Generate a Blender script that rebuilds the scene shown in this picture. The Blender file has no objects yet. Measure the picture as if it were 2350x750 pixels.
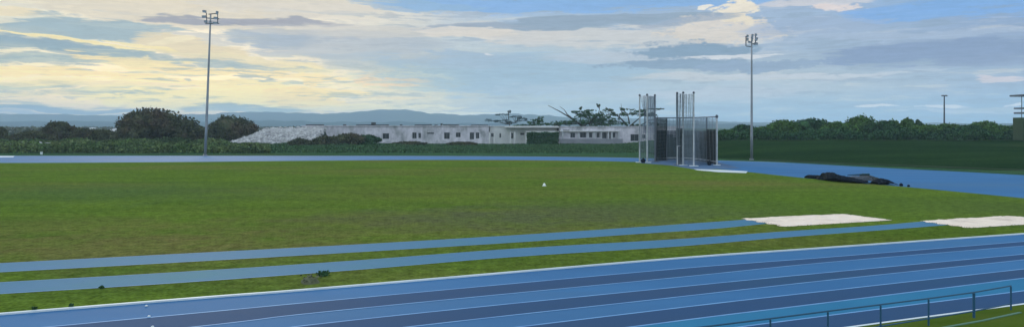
import bpy, bmesh, math, random
import numpy as np
from mathutils import Vector, Matrix
random.seed(7); rng = np.random.default_rng(7)
S = bpy.context.scene
COL = S.collection
# ------------------------------------------------------------------ camera
FPX, HC, HY = 1700.0, 4.88, 290.0          # focal in photo pixels, eye height (m), horizon row
cd = bpy.data.cameras.new('camera'); cam = bpy.data.objects.new('camera', cd); COL.objects.link(cam)
cam.location = (0, 0, HC); cam.rotation_euler = (math.radians(90), 0, 0)
cd.sensor_width = 36; cd.lens = 36 * FPX / 2350; cd.shift_y = -(375 - HY) / 2350
cd.clip_start = 0.1; cd.clip_end = 60000
S.camera = cam
S.view_settings.view_transform = 'Standard'; S.view_settings.look = 'None'
S.view_settings.exposure = 0.0; S.view_settings.gamma = 1
S.cycles.volume_bounces = 2
# ------------------------------------------------------------------ sky
SUN_AZ, SUN_EL = math.radians(-24), math.radians(13)   # azimuth from +Y towards +X
def lin(c):
    return tuple(((v/255)/12.92 if v/255 <= 0.04045 else ((v/255+0.055)/1.055)**2.4) for v in c)
W = bpy.data.worlds.new('World'); S.world = W; W.use_nodes = True
nt = W.node_tree; nt.nodes.clear()
def nd(t, **kw):
    n = nt.nodes.new(t)
    for k, v in kw.items(): setattr(n, k, v)
    return n
def sock(i, v):
    if isinstance(v, bpy.types.NodeSocket): nt.links.new(v, i)
    elif v is not None: i.default_value = v
def M(op, a, b=None, c=None, clamp=False):
    n = nd('ShaderNodeMath', operation=op, use_clamp=clamp)
    for k, v in enumerate((a, b, c)): sock(n.inputs[k], v)
    return n.outputs[0]
def mapr(v, a, b, c=0.0, d=1.0, smooth=True):
    n = nd('ShaderNodeMapRange', interpolation_type='SMOOTHSTEP' if smooth else 'LINEAR')
    for k, x in enumerate((v, a, b, c, d)): sock(n.inputs[k], x)
    return n.outputs[0]
def mix(f, a, b):
    n = nd('ShaderNodeMix', data_type='RGBA')
    sock(n.inputs[0], f); sock(n.inputs[6], a); sock(n.inputs[7], b)
    return n.outputs[2]
STR = 0.1
SKYGAIN = 1.0
def skc(c):
    l = lin(c); return (l[0]/STR*SKYGAIN, l[1]/STR*SKYGAIN, l[2]/STR*SKYGAIN, 1)
tc = nd('ShaderNodeTexCoord'); sep = nd('ShaderNodeSeparateXYZ'); nt.links.new(tc.outputs['Generated'], sep.inputs[0])
AZ = M('ARCTAN2', sep.outputs[0], sep.outputs[1]); EL = M('ARCSINE', sep.outputs[2])
U0 = M('MULTIPLY', AZ, 1000.0); V0 = M('MULTIPLY', EL, 1000.0)      # milliradians
def noise(sx, sz, detail=5, rough=0.55, off=0.0, dist=0.0):
    vm = nd('ShaderNodeVectorMath', operation='MULTIPLY'); nt.links.new(tc.outputs['Generated'], vm.inputs[0])
    vm.inputs[1].default_value = (sx, sx, sz)
    va = nd('ShaderNodeVectorMath', operation='ADD'); nt.links.new(vm.outputs[0], va.inputs[0]); va.inputs[1].default_value = (off, off*1.7, off*0.6)
    n = nd('ShaderNodeTexNoise'); nt.links.new(va.outputs[0], n.inputs['Vector'])
    n.inputs['Scale'].default_value = 1; n.inputs['Detail'].default_value = detail; n.inputs['Roughness'].default_value = rough
    n.inputs['Distortion'].default_value = dist
    return n.outputs[0]
nW = noise(7, 34, 3, 0.5, 3.1)         # warp
nW2 = noise(22, 90, 3, 0.5, 9.4)
nA = noise(9, 95, 6, 0.58, 1.3, 0.4)     # long streaks
nB = noise(34, 95, 6, 0.62, 5.2)         # puffs
nC = noise(3.2, 13, 5, 0.55, 7.7)        # broad
nF = noise(24, 200, 6, 0.62, 11.3, 0.9)   # fine fibres
nP = noise(95, 240, 5, 0.65, 2.2)        # small puffs
U = M('MULTIPLY_ADD', M('SUBTRACT', nW2, 0.5), 60.0, U0)
V = M('MULTIPLY_ADD', M('SUBTRACT', nW, 0.5), 24.0, V0)
V = M('MULTIPLY_ADD', M('SUBTRACT', nW2, 0.5), 9.0, V)
def uv(x, y):
    az = math.atan((x - 1175) / FPX); el = math.atan((HY - y) / FPX * math.cos(az))
    return az * 1000, el * 1000, math.cos(az)**2 / FPX * 1000, math.cos(az) / FPX * 1000
sky = nd('ShaderNodeTexSky', sky_type='NISHITA'); sky.sun_disc = False
sky.sun_elevation = SUN_EL; sky.sun_rotation = SUN_AZ
sky.air_density = 1.2; sky.dust_density = 1.6; sky.ozone_density = 1.5
rows = [(-60, [(0,(205,205,198)),(600,(205,205,200)),(1200,(165,190,215)),(1800,(165,188,218)),(2350,(140,176,220))]),
        (5, [(0,(203,203,192)),(500,(218,212,196)),(850,(205,205,198)),(1200,(143,178,217)),(1800,(160,185,218)),(2350,(125,172,226))]),
        (115,[(0,(166,186,188)),(400,(178,190,190)),(700,(172,186,196)),(1200,(164,190,211)),(1800,(158,182,211)),(2350,(146,170,206))]),
        (205,[(0,(186,198,190)),(500,(190,202,192)),(900,(178,198,204)),(1200,(160,194,211)),(1800,(180,200,216)),(2350,(160,187,217))]),
        (268,[(0,(128,160,186)),(500,(150,175,188)),(900,(160,190,205)),(1200,(155,192,212)),(1800,(153,193,222)),(2350,(146,190,224))])]
umin, umax = uv(0, 0)[0] - 60, uv(2350, 0)[0] + 60
ufac = mapr(U, umin, umax, smooth=False)
def ramp(stops):
    n = nd('ShaderNodeValToRGB'); nt.links.new(ufac, n.inputs[0]); cr = n.color_ramp; cr.interpolation = 'B_SPLINE' if False else 'EASE'
    for i, (x, c) in enumerate(stops):
        p = (uv(x, 100)[0] - umin) / (umax - umin)
        e = cr.elements[i] if i < 2 else cr.elements.new(p)
        e.position = p
    es = sorted(cr.elements, key=lambda e: e.position)
    for e, (x, c) in zip(es, sorted(stops)): e.color = (*lin(c), 1)
    vm = nd('ShaderNodeVectorMath', operation='SCALE'); nt.links.new(n.outputs[0], vm.inputs[0]); vm.inputs['Scale'].default_value = SKYGAIN/STR
    return vm.outputs[0]
col = ramp(rows[0][1])
for k in range(1, len(rows)):
    va, vb = uv(1175, rows[k-1][0])[1], uv(1175, rows[k][0])[1]
    col = mix(mapr(V, va, vb), col, ramp(rows[k][1]))
# sky outside the photograph's view: broken grey-blue cloud, with gain added overhead and behind as fill light
def gain(c, k):
    vm = nd('ShaderNodeVectorMath', operation='SCALE'); sock(vm.inputs[0], c); vm.inputs['Scale'].default_value = k; return vm.outputs[0]
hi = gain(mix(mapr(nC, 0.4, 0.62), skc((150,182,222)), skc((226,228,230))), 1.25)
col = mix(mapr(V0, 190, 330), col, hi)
back = gain(mix(mapr(nC, 0.42, 0.6), skc((160,190,220)), skc((225,226,230))), 2.1)  # extra gain behind the camera, added to light walls and trees facing it
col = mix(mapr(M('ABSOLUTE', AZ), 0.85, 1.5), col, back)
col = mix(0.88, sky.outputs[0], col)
# broad streaky tone changes everywhere
MIXA0 = M('MULTIPLY_ADD', M('SUBTRACT', nF, 0.5), 0.5, M('SUBTRACT', nA, 0.5))
inview = mapr(V0, 260, 150)
col = mix(M('MULTIPLY', mapr(M('ADD', MIXA0, .5), 0.53, 0.66), 0.42), col, skc((222,220,212)))
col = mix(M('MULTIPLY', mapr(M('ADD', MIXA0, .5), 0.47, 0.36), 0.42), col, skc((145,167,190)))
MIXA = M('MULTIPLY_ADD', M('SUBTRACT', nF, 0.5), 0.75, M('SUBTRACT', nA, 0.5))
MIXB = M('MULTIPLY_ADD', M('SUBTRACT', nP, 0.5), 1.0, M('SUBTRACT', nB, 0.5))
def blob(x, y, rx, ry, c, s=0.85, slope=0.0, amp=1.6, n='A', soft=0.6):
    """an elongated cloud patch; slope is dy/dx in the photo (down positive)"""
    global col
    cu, cv, ku, kv = uv(x, y); ru, rv = rx*ku, ry*kv; sl = -slope*kv/ku
    dx = M('MULTIPLY_ADD', U, 1/ru, -cu/ru)
    vv = M('MULTIPLY_ADD', U, -sl, V) if slope else V
    dy = M('MULTIPLY_ADD', vv, 1/rv, -(cv - sl*cu)/rv)
    d = M('MULTIPLY_ADD', dx, dx, M('MULTIPLY', dy, dy))
    nn = {'A': MIXA, 'B': MIXB}[n]
    d = M('MULTIPLY_ADD', nn, -amp*2.2, d)
    m = mapr(d, 1.35, 1.35 - 1.2*soft, 0.0, min(1, s*1.08))
    col = mix(m, col, skc(c))
Y1, Y2, Y3 = (255,238,180), (249,230,178), (236,224,188)
GB, LV = (147,172,187), (168,174,188)
blob(430, 20, 290, 50, (227,217,196), .8)
blob(700, 12, 220, 26, (222,215,202), .7)
blob(20, 30, 55, 9, (243,228,192), .8); blob(110, 50, 50, 4, (226,222,200), .8)
blob(230, 68, 190, 26, (158,182,192), .85); blob(300, 60, 120, 6, (186,200,200), .6); blob(180, 122, 120, 5, (166,186,194), .6); blob(70, 76, 80, 14, (172,188,190), .7)
blob(440, 46, 120, 9, (163,165,176), .85); blob(640, 48, 140, 10, (164,166,178), .85)
blob(620, 90, 120, 22, (168,183,196), .75); blob(800, 104, 240, 30, (172,184,198), .6); blob(850, 72, 230, 18, (212,208,200), .6)
blob(430, 112, 120, 30, (238,222,186), .9, slope=.14); blob(400, 96, 60, 6, (250,236,198), .8, slope=-.15)
blob(150, 116, 215, 20, GB, .9, slope=.09)
blob(150, 96, 190, 4.5, Y1, .9, slope=.11, amp=1.0); blob(330, 112, 90, 5, Y1, .8, slope=.1)
blob(110, 142, 170, 9, (156,180,190), .7); blob(330, 136, 110, 9, (160,180,188), .7, slope=.05); blob(560, 152, 170, 9, (158,180,192), .75, slope=.04)
blob(60, 195, 130, 9, (170,190,190), .7); blob(300, 212, 170, 9, (172,190,188), .7); blob(600, 190, 150, 7, (166,188,194), .7); blob(520, 215, 120, 5, (174,190,188), .6); blob(400, 168, 110, 5, (168,186,188), .6)
blob(100, 168, 280, 8, Y2, .85); blob(210, 138, 60, 7, Y2, .7); blob(350, 150, 200, 10, Y2, .8, slope=.06)
blob(560, 140, 200, 7, Y3, .8, slope=.05); blob(600, 168, 190, 6, Y2, .7, slope=.06)
blob(260, 196, 320, 6, Y3, .7); blob(420, 186, 220, 7, Y1, .75); blob(130, 215, 200, 6, (214,208,186), .6)
blob(470, 226, 270, 15, (255,240,180), .95); blob(560, 244, 300, 8, (255,242,190), .9); blob(640, 210, 170, 9, Y1, .8, slope=.04)
blob(690, 228, 95, 22, (250,229,176), .9, slope=.1, n='B'); blob(722, 188, 26, 14, (252,233,186), .95, n='B', amp=1)
blob(780, 212, 100, 7, Y2, .8); blob(820, 248, 260, 6, (246,238,206), .8)
blob(905, 186, 80, 13, (244,220,188), .95, slope=-.05, n='B'); blob(895, 168, 62, 7, (240,222,194), .8, slope=-.12); blob(900, 222, 80, 4, (238,224,196), .7)
blob(880, 140, 160, 18, (178,192,204), .6)
blob(395, 247, 22, 9, (255,252,220), 1.0, amp=.6, n='B'); blob(480, 244, 150, 7, Y1, .85)
blob(150, 252, 270, 5.5, (112,146,180), .9, amp=.9); blob(130, 263, 260, 3.5, (142,170,194), .7, amp=.9)
blob(560, 250, 140, 8, (134,164,188), .85, amp=.8)
blob(1300, 8, 420, 24, (134,178,228), .85); blob(960, 14, 150, 10, (150,184,214), .6); blob(2180, 22, 230, 24, (126,174,230), .8, slope=.03)
blob(1120, 72, 190, 20, (216,212,205), .8); blob(1430, 84, 330, 24, (211,211,209), .8, slope=.02)
blob(1320, 54, 350, 12, (148,168,188), .9, slope=-.035); blob(1100, 60, 120, 8, (160,174,190), .7)
blob(1180, 170, 330, 46, (160,190,212), .8); blob(1050, 140, 200, 18, (166,188,208), .7); blob(1060, 76, 110, 14, (226,219,208), .8); blob(1130, 124, 14, 4, (220,222,228), .8, amp=.6)
blob(1500, 130, 260, 14, (196,204,214), .6)
blob(1660, 72, 130, 32, (224,216,205), .85, n='B')
blob(1690, 22, 48, 26, (240,231,212), .95, n='B', amp=1.3); blob(1620, 16, 10, 9, (240,235,224), .9, n='B', amp=.8); blob(1700, 42, 30, 14, (236,226,204), .9, n='B')
blob(1600, 48, 120, 9, (158,172,190), .7, slope=-.1)
blob(1595, 118, 140, 20, (134,160,184), 1.0, n='B', amp=1.0); blob(1660, 134, 110, 6, (224,226,230), .8)
blob(1540, 150, 165, 14, (138,162,186), 1.0, n='B', amp=1.0); blob(1740, 154, 150, 11, (146,168,194), .9, n='B')
blob(1920, 14, 60, 7, (236,222,216), .8, n='B'); blob(1870, 4, 120, 8, (214,212,218), .7)
blob(1850, 62, 170, 22, (160,180,208), .6)
blob(2140, 122, 290, 28, (134,156,190), .9); blob(2250, 140, 160, 14, (138,158,190), .7)
blob(2100, 80, 320, 10, (172,190,214), .6)
blob(1700, 178, 320, 8, (208,212,216), .7); blob(1900, 172, 260, 5, (204,212,222), .6)
blob(1500, 205, 330, 20, (182,200,214), .6); blob(1700, 215, 200, 18, (196,204,214), .6)
blob(2310, 181, 60, 8, (222,212,216), .8)
blob(2010, 245, 55, 3.6, (238,236,238), .95, amp=.9, n='B'); blob(2172, 241, 52, 4, (236,234,238), .9, slope=-.05, amp=.9, n='B')
blob(2210, 251, 130, 3, (206,216,230), .7, amp=.6); blob(2320, 236, 16, 3, (236,236,242), .9, amp=.6, n='B')
blob(1050, 259, 110, 3, (248,243,218), .95, amp=.5)
# extra wisps on the warm side and fine grain everywhere
warm = M('MULTIPLY', mapr(U, uv(1150,0)[0], uv(700,0)[0]), M('MULTIPLY', mapr(V, uv(0,262)[1], uv(0,236)[1]), mapr(V, uv(0,90)[1], uv(0,150)[1])))
col = mix(M('MULTIPLY', M('MULTIPLY', warm, mapr(M('MULTIPLY_ADD', nA, .6, M('MULTIPLY', nF, .4)), .50, .60)), .62), col, skc((255,240,184)))
col = mix(M('MULTIPLY', M('MULTIPLY', warm, mapr(M('MULTIPLY_ADD', nA, .55, M('MULTIPLY', nF, .45)), .50, .40)), .62), col, skc((148,174,188)))
gr = M('ADD', mapr(nF, .3, .7, .935, 1.065, False), mapr(nP, .3, .7, -.03, .03, False))
_g = nd('ShaderNodeVectorMath', operation='SCALE'); nt.links.new(col, _g.inputs[0]); nt.links.new(gr, _g.inputs['Scale']); col = _g.outputs[0]
# the air is brightest and bluest at the horizon
_k = nd('ShaderNodeMix', data_type='RGBA'); _k.blend_type = 'MULTIPLY'; sock(_k.inputs[0], mapr(V0, 75, 0)); sock(_k.inputs[6], col); sock(_k.inputs[7], mix(mapr(U, uv(1150,0)[0], uv(600,0)[0]), (1.06, 1.14, 1.22, 1), (1.0, 1.06, 1.12, 1))); col = _k.outputs[2]
_k = nd('ShaderNodeMix', data_type='RGBA'); _k.blend_type = 'MULTIPLY'; sock(_k.inputs[0], M('MULTIPLY', mapr(U, uv(1150,0)[0], uv(850,0)[0]), M('MULTIPLY', mapr(V, uv(0,263)[1], uv(0,246)[1]), mapr(V0, uv(0,60)[1], uv(0,200)[1])))); sock(_k.inputs[6], col); sock(_k.inputs[7], (1.27, 1.17, .93, 1)); col = _k.outputs[2]
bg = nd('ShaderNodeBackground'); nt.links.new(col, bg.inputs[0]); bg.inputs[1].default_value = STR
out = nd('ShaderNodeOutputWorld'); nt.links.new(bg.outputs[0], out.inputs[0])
W.cycles.sampling_method = 'MANUAL'; W.cycles.sample_map_resolution = 512
# ------------------------------------------------------------------ sun (veiled by cloud)
sd = bpy.data.lights.new('sun', 'SUN'); sd.energy = 1.3; sd.angle = math.radians(14); sd.color = (1, .9, .74)
so = bpy.data.objects.new('sun', sd); COL.objects.link(so)
dvec = Vector((math.sin(SUN_AZ)*math.cos(SUN_EL), math.cos(SUN_AZ)*math.cos(SUN_EL), math.sin(SUN_EL)))
so.rotation_euler = dvec.to_track_quat('Z', 'Y').to_euler()
# ------------------------------------------------------------------ helpers
def G(x, y, h=0.0):
    d = FPX*(HC-h)/(y-HY); return Vector(((x-1175)*d/FPX, d, h))
def P(x, y, d):
    return Vector(((x-1175)*d/FPX, d, HC-(y-HY)*d/FPX))
def tag(o, label=None, cat=None, group=None, kind=None):
    if label: o['label'] = label
    if cat: o['category'] = cat
    if group: o['group'] = group
    if kind: o['kind'] = kind
    return o
def empty(name, loc):
    o = bpy.data.objects.new(name, None); COL.objects.link(o); o.location = loc; o.empty_display_size = .3; return o
def mobj(name, verts, faces, m, parent=None, smooth=False):
    """vertices are in world space, or in the parent's space when there is one"""
    me = bpy.data.meshes.new(name); me.from_pydata([tuple(v) for v in verts], [], faces); me.update()
    if smooth: me.polygons.foreach_set('use_smooth', [True]*len(me.polygons))
    me.materials.append(m); o = bpy.data.objects.new(name, me); COL.objects.link(o)
    if parent: o.parent = parent
    return o
class MB:
    def __init__(s): s.v = []; s.f = []
    def box(s, x0, x1, y0, y1, z0, z1):
        n = len(s.v); s.v += [(x, y, z) for z in (z0, z1) for y in (y0, y1) for x in (x0, x1)]
        s.f += [tuple(n+i for i in q) for q in ((0,2,3,1),(4,5,7,6),(0,1,5,4),(2,6,7,3),(0,4,6,2),(1,3,7,5))]; return s
    def tube(s, pts, radii, n=8, cap=True):
        if not hasattr(radii, '__len__'): radii = [radii]*len(pts)
        pts = [Vector(p) for p in pts]; b = len(s.v)
        for i, p in enumerate(pts):
            t = (pts[min(i+1, len(pts)-1)] - pts[max(i-1, 0)]).normalized()
            a = t.cross(Vector((0, 1, 0)) if abs(t.y) < .9 else Vector((1, 0, 0))).normalized(); c = t.cross(a)
            for k in range(n):
                w = 2*math.pi*k/n; s.v.append(tuple(p + (a*math.cos(w) + c*math.sin(w))*radii[i]))
        for i in range(len(pts)-1):
            for k in range(n):
                k2 = (k+1) % n; s.f.append((b+i*n+k, b+i*n+k2, b+(i+1)*n+k2, b+(i+1)*n+k))
        if cap: s.f.append(tuple(b+k for k in range(n))[::-1]); s.f.append(tuple(b+(len(pts)-1)*n+k for k in range(n)))
        return s
    def sphere(s, c, rx, ry, rz, nu=8, nv=6, jit=0.0):
        b = len(s.v)
        for j in range(nv+1):
            ph = math.pi*j/nv
            for i in range(nu):
                th = 2*math.pi*i/nu; q = 1+random.uniform(-jit, jit)
                s.v.append((c[0]+rx*q*math.sin(ph)*math.cos(th), c[1]+ry*q*math.sin(ph)*math.sin(th), c[2]+rz*q*math.cos(ph)))
        for j in range(nv):
            for i in range(nu):
                i2 = (i+1) % nu; s.f.append((b+j*nu+i, b+(j+1)*nu+i, b+(j+1)*nu+i2, b+j*nu+i2))
        return s
    def build(s, name, m, parent=None, smooth=False): return mobj(name, s.v, s.f, m, parent, smooth)
def wall(mb, x0, x1, y0, y1, z0, z1, holes):
    xs = sorted({x0, x1, *[h[0] for h in holes], *[h[1] for h in holes]}); zs = sorted({z0, z1, *[h[2] for h in holes], *[h[3] for h in holes]})
    for i in range(len(xs)-1):
        run = None
        for j in range(len(zs)-1):
            cx, cz = (xs[i]+xs[i+1])/2, (zs[j]+zs[j+1])/2
            if any(h[0] < cx < h[1] and h[2] < cz < h[3] for h in holes):
                if run is not None: mb.box(xs[i], xs[i+1], y0, y1, run, zs[j]); run = None
            elif run is None: run = zs[j]
        if run is not None: mb.box(xs[i], xs[i+1], y0, y1, run, zs[-1])
# ------------------------------------------------------------------ materials
MATTE = {'lawn','rough_grass','bank_grass','sand','hill','weathered_plaster','rubble_stone','dry_weed','path_dirt'}
def mat(name, base, var=None, scale=1.0, rough=.9, spec=.2, metal=0.0, stretch=(1,1,1), bump=0.0, bscale=20, third=None, third_scale=.1, island=0.0, thr=(.35,.65), alpha=None, trans=0):
    m = bpy.data.materials.new(name); m.use_nodes = True; t = m.node_tree; L = t.links
    if name in MATTE or name.startswith('leaf'): spec, rough = 0.0, 1.0
    b = t.nodes['Principled BSDF']; b.inputs['Roughness'].default_value = rough; b.inputs['Metallic'].default_value = metal
    b.inputs['Specular IOR Level'].default_value = spec
    tcn = t.nodes.new('ShaderNodeTexCoord'); geo = t.nodes.new('ShaderNodeNewGeometry')
    def nz(sc, det=5, st=stretch, rg=.6):
        mp = t.nodes.new('ShaderNodeMapping'); L.new(geo.outputs['Position'], mp.inputs[0]); mp.inputs['Scale'].default_value = st
        n = t.nodes.new('ShaderNodeTexNoise'); n.inputs['Scale'].default_value = sc; n.inputs['Detail'].default_value = det; n.inputs['Roughness'].default_value = rg
        L.new(mp.outputs[0], n.inputs['Vector']); return n.outputs[0]
    def mx(f, a, c):
        n = t.nodes.new('ShaderNodeMix'); n.data_type = 'RGBA'
        L.new(f, n.inputs[0])
        for i, q in ((6, a), (7, c)):
            if isinstance(q, bpy.types.NodeSocket): L.new(q, n.inputs[i])
            else: n.inputs[i].default_value = (*q, 1)
        return n.outputs[2]
    def rmp(f, a, c, lo=0., hi=1.):
        n = t.nodes.new('ShaderNodeMapRange'); L.new(f, n.inputs[0])
        for i, q in enumerate((a, c, lo, hi)): n.inputs[i+1].default_value = q
        return n.outputs[0]
    c = None
    if var is not None: c = mx(rmp(nz(scale), *thr), base, var)
    if third is not None: c = mx(rmp(nz(third_scale, 4), .5, .68), c if c is not None else base, third)
    if island:
        hv = t.nodes.new('ShaderNodeHueSaturation'); hv.inputs['Color'].default_value = (*base, 1)
        if c is not None: L.new(c, hv.inputs['Color'])
        L.new(rmp(geo.outputs['Random Per Island'], 0, 1, 1-island, 1+island), hv.inputs['Value']); c = hv.outputs[0]
    if c is None: b.inputs['Base Color'].default_value = (*base, 1)
    else: L.new(c, b.inputs['Base Color'])
    if bump:
        bp = t.nodes.new('ShaderNodeBump'); bp.inputs['Strength'].default_value = bump; bp.inputs['Distance'].default_value = .05
        L.new(nz(bscale, 4, (1,1,1)), bp.inputs['Height']); L.new(bp.outputs[0], b.inputs['Normal'])
    m['_'] = 0
    return m
def net_mat(name, base, period, duty):
    m = bpy.data.materials.new(name); m.use_nodes = True; t = m.node_tree; L = t.links
    b = t.nodes['Principled BSDF']; b.inputs['Base Color'].default_value = (*base, 1); b.inputs['Roughness'].default_value = .8
    uvn = t.nodes.new('ShaderNodeUVMap'); sp = t.nodes.new('ShaderNodeSeparateXYZ'); L.new(uvn.outputs[0], sp.inputs[0])
    def line(s):
        a = t.nodes.new('ShaderNodeMath'); a.operation = 'MULTIPLY'; L.new(s, a.inputs[0]); a.inputs[1].default_value = 1/period
        f = t.nodes.new('ShaderNodeMath'); f.operation = 'FRACT'; L.new(a.outputs[0], f.inputs[0])
        g = t.nodes.new('ShaderNodeMath'); g.operation = 'LESS_THAN'; L.new(f.outputs[0], g.inputs[0]); g.inputs[1].default_value = duty; return g.outputs[0]
    mxn = t.nodes.new('ShaderNodeMath'); mxn.operation = 'MAXIMUM'; L.new(line(sp.outputs[0]), mxn.inputs[0]); L.new(line(sp.outputs[1]), mxn.inputs[1])
    L.new(mxn.outputs[0], b.inputs['Alpha']); return m
GRASS = mat('lawn', (.106,.164,.022), (.076,.126,.019), .35, stretch=(.4,1,1), third=(.138,.132,.038), third_scale=.045, bump=.6, bscale=6, thr=(.35,.65))
def dry_patches(m, spots, dry):
    t = m.node_tree; b = t.nodes['Principled BSDF']; last = b.inputs['Base Color'].links[0].from_socket
    geo = t.nodes.new('ShaderNodeNewGeometry'); n = t.nodes.new('ShaderNodeTexNoise'); n.inputs['Scale'].default_value = .45; n.inputs['Detail'].default_value = 6; n.inputs['Roughness'].default_value = .7
    t.links.new(geo.outputs['Position'], n.inputs['Vector'])
    for (x, y, rx, ry, st, c) in spots:
        p = G(x, y); mp = t.nodes.new('ShaderNodeMapping'); mp.vector_type = 'POINT'; t.links.new(geo.outputs['Position'], mp.inputs[0])
        mp.inputs['Location'].default_value = (-p.x/rx, -p.y/ry, 0); mp.inputs['Scale'].default_value = (1/rx, 1/ry, 0)
        ln = t.nodes.new('ShaderNodeVectorMath'); ln.operation = 'LENGTH'; t.links.new(mp.outputs[0], ln.inputs[0])
        ad = t.nodes.new('ShaderNodeMath'); ad.operation = 'MULTIPLY_ADD'; t.links.new(n.outputs[0], ad.inputs[0]); ad.inputs[1].default_value = -3.0; t.links.new(ln.outputs['Value'], ad.inputs[2])
        r = t.nodes.new('ShaderNodeMapRange'); t.links.new(ad.outputs[0], r.inputs[0])
        for i, q in enumerate((-.1, -1.3, 0, st)): r.inputs[i+1].default_value = q
        mxx = t.nodes.new('ShaderNodeMix'); mxx.data_type = 'RGBA'; t.links.new(r.outputs[0], mxx.inputs[0]); t.links.new(last, mxx.inputs[6]); mxx.inputs[7].default_value = (*(c or dry), 1); last = mxx.outputs[2]
    t.links.new(last, b.inputs['Base Color'])
dry_patches(GRASS, [(300,575,11,4,.62,None),(760,530,9,4,.35,None),(120,520,9,4,.35,None),(1150,500,9,4.5,.65,(.088,.098,.050)),(1480,480,9,5,.65,(.090,.096,.052)),(1000,440,16,8,.2,None),(1320,400,12,6,.3,None),(240,440,14,8,.5,(.065,.105,.040)),(2300,480,7,6,.5,(.075,.100,.035)),(1950,565,14,3,.8,(.070,.118,.014)),(2200,540,8,3,.7,(.070,.112,.014)),(1800,470,12,7,.5,(.078,.140,.018)),(1350,585,9,2,.5,(.075,.120,.016)),(350,640,8,3,.5,(.070,.112,.020)),(1250,620,9,2,.5,(.070,.115,.016)),(1800,560,8,2,.2,None),(900,640,8,2,.25,None)], (.150,.122,.046))
def lawn_detail(m, amt=.28):
    t = m.node_tree; b = t.nodes['Principled BSDF']; src = b.inputs['Base Color'].links[0].from_socket
    geo = t.nodes.new('ShaderNodeNewGeometry'); last = src
    for sc, k in ((2.2, amt), (9.0, amt*1.2)):
        n = t.nodes.new('ShaderNodeTexNoise'); n.inputs['Scale'].default_value = sc; n.inputs['Detail'].default_value = 3; t.links.new(geo.outputs['Position'], n.inputs['Vector'])
        r = t.nodes.new('ShaderNodeMapRange'); t.links.new(n.outputs[0], r.inputs[0])
        for i, q in enumerate((.3, .7, 1-k, 1+k)): r.inputs[i+1].default_value = q
        h = t.nodes.new('ShaderNodeHueSaturation'); t.links.new(last, h.inputs['Color']); t.links.new(r.outputs[0], h.inputs['Value']); last = h.outputs[0]
    t.links.new(last, b.inputs['Base Color'])
lawn_detail(GRASS)
ROUGH = mat('rough_grass', (.042,.095,.042), (.032,.075,.036), .15, stretch=(.4,1,1), third=(.06,.075,.03), third_scale=.04, bump=.8, bscale=3)
lawn_detail(ROUGH, .3)
BANK = mat('bank_grass', (.020,.048,.014), (.008,.027,.009), .10, stretch=(.25,1,1), third=(.034,.046,.018), third_scale=.035, bump=.8, bscale=3)
lawn_detail(BANK, .25)
BLUE = mat('track_blue', (.044,.160,.325), (.036,.135,.285), .25, rough=.8, spec=.08, third=(.055,.150,.27), third_scale=.09, bump=.2, bscale=60, stretch=(.3,1,1))
DARK = mat('lane_dark', (.030,.080,.172), (.036,.080,.155), .35, rough=.8, spec=.04, third=(.030,.085,.16), third_scale=.12, bump=.2, bscale=60, stretch=(.3,1,1))
TEAL = mat('runway_blue', (.066,.180,.295), (.058,.178,.27), .4, rough=.8, spec=.08, bump=.2, bscale=50, third=(.06,.19,.24), third_scale=.15)
LANELINE = mat('lane_line', (.17,.36,.60), (.12,.27,.50), 1.2, rough=.7)
WHITE = mat('white_paint', (.66,.72,.72), (.55,.62,.62), .8, rough=.6)
SAND = mat('sand', (.88,.74,.60), (.80,.66,.52), 1.5, bump=.7, bscale=5, third=(.62,.50,.40), third_scale=.5)
CONC = mat('concrete', (.42,.44,.45), (.34,.36,.37), .7)
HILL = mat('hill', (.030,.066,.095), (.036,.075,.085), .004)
PLASTER = mat('weathered_plaster', (.66,.63,.66), (.44,.43,.46), .9, third=(.26,.27,.27), third_scale=.35, stretch=(1,1,.6))
PALEW = mat('pale_wall', (.66,.66,.63), (.54,.54,.52), .5)
PLINTH = mat('grey_plinth', (.25,.26,.28), (.20,.21,.23), .6)
DKROOF = mat('dark_roof', (.05,.06,.065), (.08,.085,.08), .8)
GLASS = mat('dark_glass', (.02,.025,.03), rough=.25, spec=.5)
FRAME = mat('window_frame', (.16,.17,.18), rough=.6)
STEEL = mat('galvanised', (.30,.32,.34), (.22,.24,.26), .5, rough=.5, metal=.4)
STEELD = mat('dark_steel', (.07,.08,.10), rough=.6)
LAMP = mat('lamp_housing', (.10,.11,.13), rough=.5)
LENS = mat('lamp_glass', (.45,.5,.55), rough=.15, spec=.6)
POSTW = mat('white_post', (.50,.52,.53), (.34,.36,.37), 1.5, rough=.5)
POSTD = mat('dark_post', (.12,.14,.16), rough=.6)
RAILM = mat('rail_teal', (.022,.085,.15), rough=.5)
TARP = mat('black_tarpaulin', (.006,.010,.018), (.012,.018,.026), 1.5, rough=.8, spec=.05, bump=.5, bscale=4)
GREYT = mat('grey_sheet', (.11,.13,.16), (.06,.075,.09), 1.2, rough=.7)
BARK = mat('bark', (.06,.05,.04), (.035,.03,.028), 2)
STONE = mat('rubble_stone', (.52,.52,.50), (.36,.36,.36), .5, island=.32)
LEAF_L = mat('leaf_olive', (.060,.072,.040), (.076,.082,.042), .18, island=.35, third=(.085,.060,.040), third_scale=.12)
LEAF_R = mat('leaf_green', (.045,.110,.030), (.075,.140,.034), .16, island=.4)
LEAF_B = mat('leaf_dark_green', (.030,.078,.036), (.042,.095,.036), .2, island=.4)
LEAF_S = mat('leaf_shrub', (.075,.135,.046), (.125,.155,.062), .35, island=.45, third=(.045,.075,.035), third_scale=.09)
NET = net_mat('cage_net', (.16,.20,.24), .16, .20)
SHADE = net_mat('shade_net', (.008,.018,.020), .12, .55)
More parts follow.
